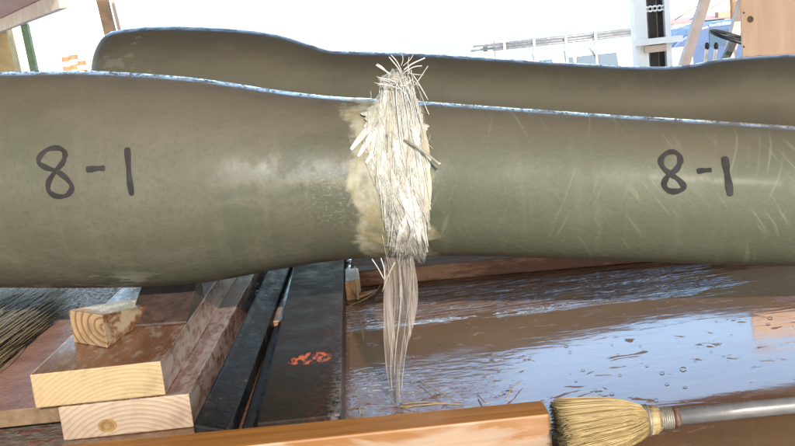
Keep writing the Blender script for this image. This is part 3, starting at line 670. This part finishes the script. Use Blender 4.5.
# black beams
bl = onz(257.6, 418.6, .04); br = onz(340.6, 414, .04); bl2 = onz(293.5, 268, .04); br2 = onz(343.7, 264, .04)
def ext(p, q, Y): t = (Y-p.y)/(q.y-p.y); return p.lerp(q, t)
y0, y1 = .860, 2.6
P = [ext(bl, bl2, y0), ext(br, br2, y0), ext(br, br2, y1), ext(bl, bl2, y1)]
g0 = Vector(((P[0].x+P[1].x)/2, y0, 0))
one(MB().hexa([Vector((p.x, p.y, .0005)) for p in P]+P), 'steel_beam', MAT['bbeam'], g0, 'wide black painted steel beam with a scraped red patch', 'beam', bevel=.002)
q0 = [Vector((-.222, .90, 0)), Vector((-.186, .90, 0)), Vector((-.196, 2.4, 0)), Vector((-.222, 2.4, 0))]
one(MB().hexa([p+up*.0005 for p in q0]+[q0[0]+up*.030, q0[1]+up*.020, q0[2]+up*.020, q0[3]+up*.034]), 'black_board', MAT['black'], q0[0], 'narrow black wet board squeezed between the timbers and the steel beam', 'board', bevel=.003)
q1 = [Vector((-.180, .90, 0)), Vector((-.157, .90, 0)), Vector((-.175, 1.30, 0)), Vector((-.188, 1.30, 0))]
one(MB().hexa([p+up*.0005 for p in q1]+[p+up*.008 for p in q1]), 'rubber_strip', MAT['black'], q1[0], 'thin black strip lying in the gap beside the steel beam', 'strip', bevel=.002)
q2 = [Vector((-.190, 1.31, 0)), Vector((-.172, 1.31, 0)), Vector((-.180, 1.9, 0)), Vector((-.192, 1.9, 0))]
one(MB().hexa([p+up*.0005 for p in q2]+[p+up*.012 for p in q2]), 'lath', MAT['s3'], q2[0], 'pale brown lath in the gap left of the steel beam', 'lath', bevel=.001)

# rough beam behind, with a broken chip of wood
bf = [(-.085, 1.50), (1.3, 1.40), (1.3, 2.10), (-.085, 2.25)]
one(MB().hexa([(x, y, .0005) for x, y in bf]+[(x, y, .026) for x, y in bf]), 'rough_beam', MAT['beam'], (.5, 1.5, 0), 'rough brown wooden beam lying on the deck behind the broken pole', 'beam', bevel=.003)
ch = empty('wood_chip', at(352, 293, 1.40), 'small orange wood offcut right of the steel beam', 'offcut')
c0 = [onz(u, v, 0.001) for u, v in ((347, 301), (362, 298), (360, 286), (347, 287))]
MB().hexa(c0+[p+up*.030 for p in c0]).build('block', MAT['chip'], ch, bevel=.001)
MB().tube(spline([onz(357, 297, .006), onz(368, 293, .008), onz(379, 289, .004)], 4), [.005, .006, .006, .006, .005, .005, .004, .003, .001], 6, 0, True, .6).build('splinter', MAT['chip'], ch, smooth=True)
MB().tube([onz(358, 299, .004), at(355, 266, 1.40)], [.0022, .001], 5).build('splinter', MAT['fiby'], ch)

# foreground plank
pb0, pb1 = onz(-40, 446, .04), onz(540, 400.7, .04)
pf1 = onz(540, 415, .04)
XR = onz(543, 401, .04).x; XF = onz(551, 415, .04).x; XL = -.75
yb, yf = .848, .808
hx = [(XL, yf, .0005), (XF, yf, .0005), (XR, yb-.006, .0005), (XL, yb+.022, .0005), (XL, yf, .04), (XF, yf, .04), (XR, yb-.006, .04), (XL, yb+.022, .04)]
one(MB().hexa(hx, (0, 0, 1, 2, 0, 0)), 'plank', [MAT['varn'], MAT['pface'], MAT['e1']], (-.3, yf, 0), 'long orange-brown wooden plank across the foreground', 'plank', bevel=.0022)

# ------------------------------------------------------------------ whisk broom at right
hb = empty('hand_broom', (.2, .808, 0), 'golden straw broom with grey handle at the right end of the plank', 'broom')
XB, ZB, YB = .200, .024, .808
def rf2():
    a = rnd.uniform(0, 6.283); q = math.sqrt(rnd.random()); return Vector((XB+.004, YB+.0125*q*math.cos(a), ZB+.0125*q*math.sin(a))), a, q
def tf2(a, q):
    L = rnd.uniform(.070, .0775) if rnd.random() < .85 else rnd.uniform(.05, .07)
    return Vector((XB-L, YB+.050*q*math.cos(a)*.95+rnd.gauss(0, .0015)-.004, max(.002, ZB+.001+.021*q*math.sin(a)+rnd.gauss(0, .001))))
mb = MB()
for k in range(2600):
    a, t1, t2 = rf2(); b = tf2(t1, t2)
    m1 = a.lerp(b, .38); m1.y += (b.y-a.y)*.26; m1.z += (b.z-a.z)*.30+.001
    if abs(t2) < .45 and rnd.random() < .6: continue
    mb.tube(spline([a, m1, b], 4), [.00075]*8+[.0003], 3)
tag(mb.build('bristles', MAT['straw'], hb, smooth=True), kind='stuff')
MB().tube([(XB-.064, YB-.003, ZB), (XB-.045, YB-.002, ZB), (XB-.02, YB, ZB), (XB, YB, ZB)], [.031, .030, .020, .0115], 20, 0, True, .62).build('straw_core', MAT['straw'], hb, smooth=True)
mb = MB(); Rx = Matrix(((0, 0, 1), (0, 1, 0), (-1, 0, 0)))
for k in range(2): mb.torus((XB+.0015+.0022*k, YB, ZB), .0135, .0013, Rx, 28, 6)
mb.build('wire_ring', MAT['steelw'], hb, smooth=True)
mb = MB(); mb.tube([(XB+.003, YB, ZB), (XB+.006, YB, ZB), (XB+.011, YB, ZB), (XB+.0145, YB, ZB)], [.0118, .0132, .0130, .0095], 20)
for k in range(160):
    a = rnd.uniform(0, 6.283); x0_ = XB+.003; P_ = [Vector((x0_+.0115*t, YB+(.0132-.003*t*t)*math.cos(a+t*.5), ZB+(.0132-.003*t*t)*math.sin(a+t*.5))) for t in (0, .33, .66, 1)]
    mb.tube(P_, .0006, 3)
mb.build('twine_binding', MAT['twine'], hb, smooth=True)
mb = MB()
for k in range(6): mb.torus((XB+.0155+.0019*k, YB, ZB), .0092, .0011, Rx, 24, 6)
mb.build('wire_coil', MAT['steelw'], hb, smooth=True)
MB().tube([(XB+.0262, YB, ZB), (XB+.029, YB, ZB), (XB+.032, YB, ZB)], [.0088, .0098, .0082], 18).build('rusty_ferrule', MAT['rust'], hb, smooth=True)
MB().tube([(XB+.014, YB, ZB), (XB+.10, YB+.0005, ZB), (XB+.62, YB+.004, ZB-.006)], .0076, 20).build('handle', MAT['grey'], hb, smooth=True)

# ------------------------------------------------------------------ bubbles and loose straws on the wet deck
mb = MB()
def bub(u, v, px):
    p = onz(u, v, .0004); r = .62*px/2*p.y/FPX; dome(mb, p, Vector((0, 0, 1)), r, r*rnd.uniform(.3, .75), 12)
for u, v, px in ((615,279,0),(662,373,9),(683,369,11),(667,384,8),(685,387,8),(612,394,9),(596,390,7),(583,370,7),(576,381,6),(620,375,6),(647,366,6),(656,400,8),(695,361,4),(566,346,8),(570,352,6),(598,312,4),(604,318,4),(644,300,5),(655,309,5),(770,318,9),(768,324,8),(716,321,5),(434,362,6),(440,344,6),(455,343,5),(424,340,4),(446,353,4)):
    if px: bub(u, v, px)
for k in range(80):
    v = rnd.uniform(288, 402); u = rnd.uniform(352, 795)
    if v > 404-(u-340)*.09-4: continue
    bub(u, v, rnd.choice((1.5, 2, 2, 2.5, 3, 3.5, 4.5)))
tag(mb.build('water_bubbles', MAT['water'], smooth=True), 'small bubbles and drops on the wet brown deck', kind='stuff')
STR = [[(350,305),(365,299),(376,291),(383,281)], [(418,381),(440,392),(456,402)], [(506,400),(512,388),(522,380)], [(478,395),(485,402),(490,404)], [(396,407),(420,405),(448,403)], [(400,404),(425,402),(455,404)], [(402,408),(430,404),(462,404)], [(360,414),(360,408),(361,404)], [(470,252),(473,262),(476,278)]]
LAB = ['thin curved straw on the wet deck beside the hanging strip, left of it', 'straight straw lying on the reddish wet patch right of the hanging strip', 'curved straw standing by the blue puddle behind the plank', 'short straw bit behind the plank, left of the curved one', None, None, None, 'short twig behind the plank near the steel beam', 'fine straw stuck on the rough beam under the broken pole']
for L, lb_ in zip(STR, LAB):
    pts = [onz(u, v, .0025+.004*math.sin(i*1.3)) for i, (u, v) in enumerate(L)]
    one(MB().tube(spline(pts, 5), [.0007]*(5*(len(pts)-1))+[.0003], 4), 'loose_straw', MAT['straw'], pts[0]-Vector((0, 0, .001)), lb_ or 'yellow straw in the small heap at the foot of the hanging strip', 'straw', 'loose straws on the deck' if lb_ else 'straws heaped at the foot of the hanging strip', smooth=True)

# ------------------------------------------------------------------ the yard behind
# plywood sheet
e0 = at(742, 30, 5.3); t = empty('plywood_sheet', (e0.x+.6, 5.3, GZ), 'tan plywood sheet with a dark knot hole at the upper right', 'plywood')
MB().hexa([(e0.x, 5.3, -.55), (e0.x+1.22, 5.3, -.55), (e0.x+1.22, 5.318, -.55), (e0.x, 5.318, -.55), (e0.x, 5.3, 1.5), (e0.x+1.22, 5.3, 1.5), (e0.x+1.22, 5.318, 1.5), (e0.x, 5.318, 1.5)]).build('panel', MAT['ply'], t)
kc = at(750.5, 19.5, 5.297); MB().tube([kc, kc+Vector((0, .0025, 0))], [.016, .018], 16, 0, True).build('knot_hole', simple('knot_dark', (.10, .055, .04), .7), t)
for u, v in ((744, 13), (744, 47)):
    kc = at(u, v, 5.297); MB().tube([kc, kc+Vector((0, .0025, 0))], .005, 8).build('nail', MAT['dark'], t)
for x in (e0.x+.15, e0.x+1.07): MB().bar((x, 5.365, GZ), (x, 5.365, 1.4), .09).build('stud', MAT['tanp'], t)

# forklift
FY = 7.2; p0 = at(655, 30, FY); t = empty('forklift', (p0.x+.8, FY, GZ), 'cream forklift with a tall mast beside the plywood sheet', 'forklift')
def vbar(u0, u1, Y, mt, nm, z0=GZ+.1, z1=1.0, dep=.12, v=30, par=None):
    a, b = at(u0, v, Y), at(u1, v, Y)
    return MB().box(((a.x+b.x)/2, Y+dep/2, (z0+z1)/2), (b.x-a.x, dep, z1-z0)).build(nm, MAT[mt], par or t)
vbar(635, 647.5, FY, 'whitep', 'mast_rail'); vbar(665.5, 671, FY, 'whitep', 'mast_rail')
vbar(649, 657, FY+.03, 'dark', 'lift_cylinder', dep=.08); vbar(658, 665, FY+.05, 'dark', 'chain', dep=.05)
a = at(661, 8, FY); mb = MB()
for k in range(5): mb.torus((p0.x-.06+.035*k, FY+.01, a.z), .018, .007, Matrix.Rotation(R(90), 3, 'X'), 12, 6)
mb.build('chain_anchor', MAT['whitep'], t, smooth=True)
a, b = at(633, 41, FY-.03), at(682, 41, FY-.03); MB().box(((a.x+b.x)/2, FY-.03, (a.z+b.z)/2), (b.x-a.x, .05, .045)).build('carriage_bar', MAT['whitep'], t)
a = at(655, 46, FY); MB().box((a.x-.005, FY-.012, a.z-.02), (.16, .03, .05)).build('cross_member', MAT['cream'], t)
MB().bar(at(707.5, -8, FY+.3), at(683, 68, FY+.3), .075, .07).build('guard_leg', MAT['cream'], t); MB().bar(at(745, -10, FY+.8), at(727, 64, FY+.8), .08, .07).build('guard_leg', MAT['cream'], t)
a, b = at(700, -14, FY+.3), at(790, -24, FY+.3); MB().box(((a.x+b.x)/2+.1, FY+.6, a.z), (b.x-a.x+.3, .9, .06)).build('guard_roof', MAT['cream'], t)
wc = at(735, 38.5, FY+.45); rot = Matrix.Rotation(R(12), 3, 'X') @ Matrix.Rotation(R(20), 3, 'Y')
st = MB().torus(wc, .20, .014, rot, 40, 8).build('steering_wheel', MAT['dark'], t, smooth=True)
mb = MB()
for k in range(3):
    an = R(90+120*k); mb.bar(wc, wc+rot @ Vector((.185*math.cos(an), .185*math.sin(an), 0)), .022, .012)
mb.build('spoke', MAT['dark'], st); MB().bar(wc, at(722, 66, FY+.45), .05).build('steering_column', MAT['dark'], t)
for u in (707, 716):
    lv = MB().bar(at(u-2, 64, FY+.4), at(u, 48, FY+.4), .02).build('lever', MAT['galv'], t)
    k_ = at(u, 46.5, FY+.4); MB().tube([k_-up*.03, k_-up*.015, k_+up*.015, k_+up*.03], [.008, .017, .017, .008], 10).build('knob', MAT['dark'], lv, smooth=True)
bx = p0.x+.15
MB().hexa([(bx, FY+.0, GZ+.25), (bx+1.9, FY, GZ+.25), (bx+1.9, FY+1.0, GZ+.25), (bx, FY+1.0, GZ+.25), (bx, FY, GZ+1.05), (bx+1.9, FY, GZ+1.25), (bx+1.9, FY+1.0, GZ+1.25), (bx, FY+1.0, GZ+1.05)]).build('body', MAT['cream'], t, bevel=.03)
MB().box((bx+1.05, FY+.5, GZ+1.30), (.5, .5, .12)).build('seat', MAT['dark'], t, bevel=.03)
for dx in (.15, 1.55):
    for dy in (-.02, 1.02):
        wh = MB().tube([(bx+dx, FY+dy-.09, GZ+.3), (bx+dx, FY+dy+.09, GZ+.3)], .3, 24).build('wheel', MAT['tyre'], t)
for dy in (.2, .7): MB().box((p0.x-.6, FY+dy, GZ+.1), (1.1, .1, .045)).build('fork', MAT['dark'], t)

# white pickup with pipe rack
TY = 15.; a, b = at(500, 50, TY), at(646, 50, TY); zr = at(572, 42, TY).z
t = empty('pickup_truck', ((a.x+b.x)/2, TY+.9, GZ), 'white pickup truck with an overhead pipe rack in the yard', 'truck')
L0, L1 = a.x-.6, b.x+1.9
MB().hexa([(L0, TY, GZ+.35), (L1, TY, GZ+.35), (L1, TY+1.8, GZ+.35), (L0, TY+1.8, GZ+.35), (L0, TY, GZ+1.05), (L1, TY, GZ+1.0), (L1, TY+1.8, GZ+1.0), (L0, TY+1.8, GZ+1.05)]).build('body', MAT['whitep'], t, bevel=.08)
c0, c1 = at(527, 50, TY).x, at(640, 50, TY).x; zt = zr-.13
cab = MB().hexa([(c0-.1, TY+.02, GZ+.98), (c1+.55, TY+.02, GZ+.98), (c1+.55, TY+1.78, GZ+.98), (c0-.1, TY+1.78, GZ+.98), (c0, TY+.14, zt), (c1, TY+.14, zt), (c1, TY+1.66, zt), (c0, TY+1.66, zt)]).build('cab', MAT['whitep'], t, bevel=.05)
for u0, u1 in ((534, 553), (569, 574), (578, 597), (600, 618)):
    xa, xb = at(u0, 55, TY).x, at(u1, 55, TY).x
    w_ = MB().hexa([(xa-.03, TY+.02, GZ+1.10), (xb+.03, TY+.02, GZ+1.10), (xb+.03, TY+.09, GZ+1.10), (xa-.03, TY+.09, GZ+1.10), (xa, TY+.085, zt-.10), (xb, TY+.085, zt-.10), (xb, TY+.145, zt-.10), (xa, TY+.145, zt-.10)]).build('window', MAT['glass'], cab)
for x in (L0+.75, L1-.85):
    for y in (TY-.01, TY+1.81):
        wh = MB().tube([(x, y-.1, GZ+.36), (x, y+.1, GZ+.36)], .36, 24).build('wheel', MAT['tyre'], t); MB().tube([(x, y-.105, GZ+.36), (x, y+.105, GZ+.36)], .2, 18).build('rim', MAT['galv'], wh)
for k, (dz, dy) in enumerate(((.08, .1), (.035, .15), (0, .1), (.06, .9), (.02, 1.0), (.07, 1.6), (0, 1.6))):
    MB().tube([(a.x-.05*k, TY+dy, zr+dz), (b.x+.1*k, TY+dy, zr+dz+.01)], .016, 8).build('rack_pipe', MAT['galv'], t, smooth=True)
for u in (505, 535, 567, 597):
    x = at(u, 46, TY).x
    for dy in (.08, 1.62): MB().bar((x, TY+dy, GZ+1.0), (x, TY+dy, zr+.12), .04).build('rack_post', MAT['galv'], t)
for u0, u1 in ((575, 567), (591, 597)): MB().bar((at(u0, 43, TY).x, TY+.06, zr), (at(u1, 56, TY).x, TY+.06, zr-.24), .03).build('brace', MAT['galv'], t)

# blue van
VY = 19.; a = at(671, 40, VY); zt = at(715, 21, VY).z; x0 = a.x
t = empty('blue_van', (x0+2.4, VY+.9, GZ), 'blue van with a pale yellow nose parked behind the forklift', 'van')
prof = [(x0, GZ+.4), (x0, zt-.42), (x0+.15, zt-.30), (x0+.55, zt-.10), (x0+1.0, zt-.02), (x0+4.6, zt), (x0+4.8, zt-.15), (x0+4.8, GZ+.4)]
mb = MB(); n_ = len(prof)
for y in (VY, VY+1.8): mb.v += [Vector((x, y, z)) for x, z in prof]
mb.face(list(range(n_))); mb.face([n_+k for k in reversed(range(n_))])
for k in range(n_): k2 = (k+1) % n_; mb.face([k, n_+k, n_+k2, k2])
mb.build('body', MAT['blueb'], t, bevel=.05)
MB().box((x0+.20, VY-.006, (zt-.42+GZ+.5)/2), (.42, .02, zt-.45-GZ-.5)).build('nose_panel', MAT['pale_y'], t)
MB().box((x0+2.7, VY-.008, zt-.08), (3.9, .03, .05)).build('roof_gutter', simple('grey_blue_trim', (.16, .22, .32), .4), t)
for xx in (x0+1.15, x0+2.3, x0+3.4): w_ = MB().box((xx, VY-.006, zt-.33), (.8, .02, .30)).build('window', MAT['glass'], t)
for xx in (x0+.9, x0+3.9):
    for y in (VY+.05, VY+1.75): MB().tube([(xx, y-.1, GZ+.35), (xx, y+.1, GZ+.35)], .35, 24).build('wheel', MAT['tyre'], t)

# far low building with chimney, utility pole, cabinet
HY = 60.; z_ = at(700, 21, HY).z; xx = at(690, 20, HY).x
t = empty('far_building', (xx+9, HY+4, GZ), 'low pale building with a brick chimney far behind the van', 'building')
MB().box((xx+8, HY+4, (GZ+z_)/2), (18, 8, z_-GZ)).build('wall', MAT['whitep'], t)
rf = MB().hexa([(xx-1.4, HY-.4, z_+.001), (xx+17.4, HY-.4, z_+.001), (xx+17.4, HY+8.4, z_+.001), (xx-1.4, HY+8.4, z_+.001), (xx-1, HY+3.8, z_+.25), (xx+17, HY+3.8, z_+.25), (xx+17, HY+4.2, z_+.25), (xx-1, HY+4.2, z_+.25)]).build('roof', MAT['pink'], t)
c_ = at(729, 17.5, HY); MB().box((c_.x, HY+1, c_.z), (.8, .6, .75)).build('chimney', MAT['brick'], rf)
for k in range(5): MB().box((xx+1.5+3.2*k, HY-.02, GZ+1.0), (1.2, .06, .9)).build('window', MAT['glass'], t)
UY = 40.; ux = at(733, 5, UY).x
t = empty('utility_pole', (ux, UY, GZ), 'thin utility pole with wires behind the van', 'utility pole')
MB().tube([(ux, UY, GZ), (ux, UY, 7)], [.13, .09], 10).build('shaft', MAT['brownp'], t, smooth=True); MB().box((ux, UY, 6.4), (2.0, .1, .12)).build('crossarm', MAT['brownp'], t)
MB().box((at(733, 4, UY).x+.15, UY, at(733, 4, UY).z), (.5, .08, .08)).build('bracket', MAT['galv'], t)
for u0, v0, u1, v1 in ((675, 20, 733, -16), (690, 20, 733, -4)):
    MB().tube([at(u0, v0, UY+6), at(u1, v1, UY)], .018, 5).build('wire', MAT['dark'], t)
cy_ = 22.; a = at(484, 46, cy_)
t = empty('white_cabinet', (a.x, cy_, GZ), 'small white cabinet beside the pickup', 'cabinet')
zt = at(484, 40, cy_).z; MB().box((a.x, cy_+.3, (GZ+zt)/2), (.36, .5, zt-GZ)).build('body', MAT['whitep'], t, bevel=.02)
MB().box((a.x+.03, cy_+.04, zt-.2), (.10, .03, .12)).build('vent', MAT['dark'], t)
MB().box((a.x+.42, cy_+.3, (GZ+zt)/2-.02), (.34, .4, zt-GZ-.05)).build('side_box', MAT['cream'], t, bevel=.02)

# left: neighbouring canopy on posts, a brown post, orange barrels
EY0, EY1 = 6.2, 10.5
A0 = at(62, -8, EY0); A1 = at(-25, 32, EY1)
t = empty('canopy', (A1.x, EY1, GZ), 'pinkish canopy roof on leaning posts at the upper left', 'canopy')
d = (A1-A0).normalized(); lft = Vector((-1, -.15, .16))
MB().hexa([A0, A0+lft*2.6, A1+lft*2.6, A1, A0+up*.10, A0+lft*2.6+up*.10, A1+lft*2.6+up*.10, A1+up*.10]).build('roof_sheet', MAT['pink'], t)
MB().bar(A0-up*.05, A1-up*.05, .06, .098).build('fascia', MAT['cream'], t)
MB().bar(at(24.5, 24, 8.0), at(36, 78, 8.0), .055).build('post', MAT['greenp'], t); MB().bar(at(-1, 24, 9.2), at(12, 80, 9.2), .16).build('post', MAT['tanp'], t)
for zz, yy in ((24, 8.), (24, 9.2)): pass
a, b = at(102.5, -12, 6.), at(112.5, 60, 6.)
t = empty('timber_post', (b.x, 6, GZ), 'brown timber post left of the rear pole end', 'post')
MB().bar(a+up*.5-Vector((.06, 0, 0)), Vector((b.x+.2, 6, GZ)), .062).build('shaft', MAT['brownp'], t); MB().bar(a+up*.5-Vector((.012, -.03, 0)), Vector((b.x+.262, 6.03, GZ)), .02).build('batten', MAT['cream'], t)
for k, (u, v) in enumerate(((66, 57), (73, 55), (81, 61))):
    p = at(u, v, 26.); bz = GZ; H_ = p.z-bz
    t = empty('barrel_stack', (p.x, 26., bz), ['leftmost', 'middle and tallest', 'rightmost'][k]+' of three orange and white marker barrels beyond the canopy', 'barrel', 'orange marker barrels')
    MB().tube([(p.x, 26, bz), (p.x, 26, bz+H_)], [.17, .12], 14).build('body', MAT['orange'], t, smooth=True)
    for q in (.80, .90): MB().tube([(p.x, 26, bz+H_*q), (p.x, 26, bz+H_*(q+.05))], [.17-.05*q+.008, .17-.05*(q+.05)+.008], 14).build('white_band', MAT['whitep'], t, smooth=True)
bpy.context.view_layer.update()
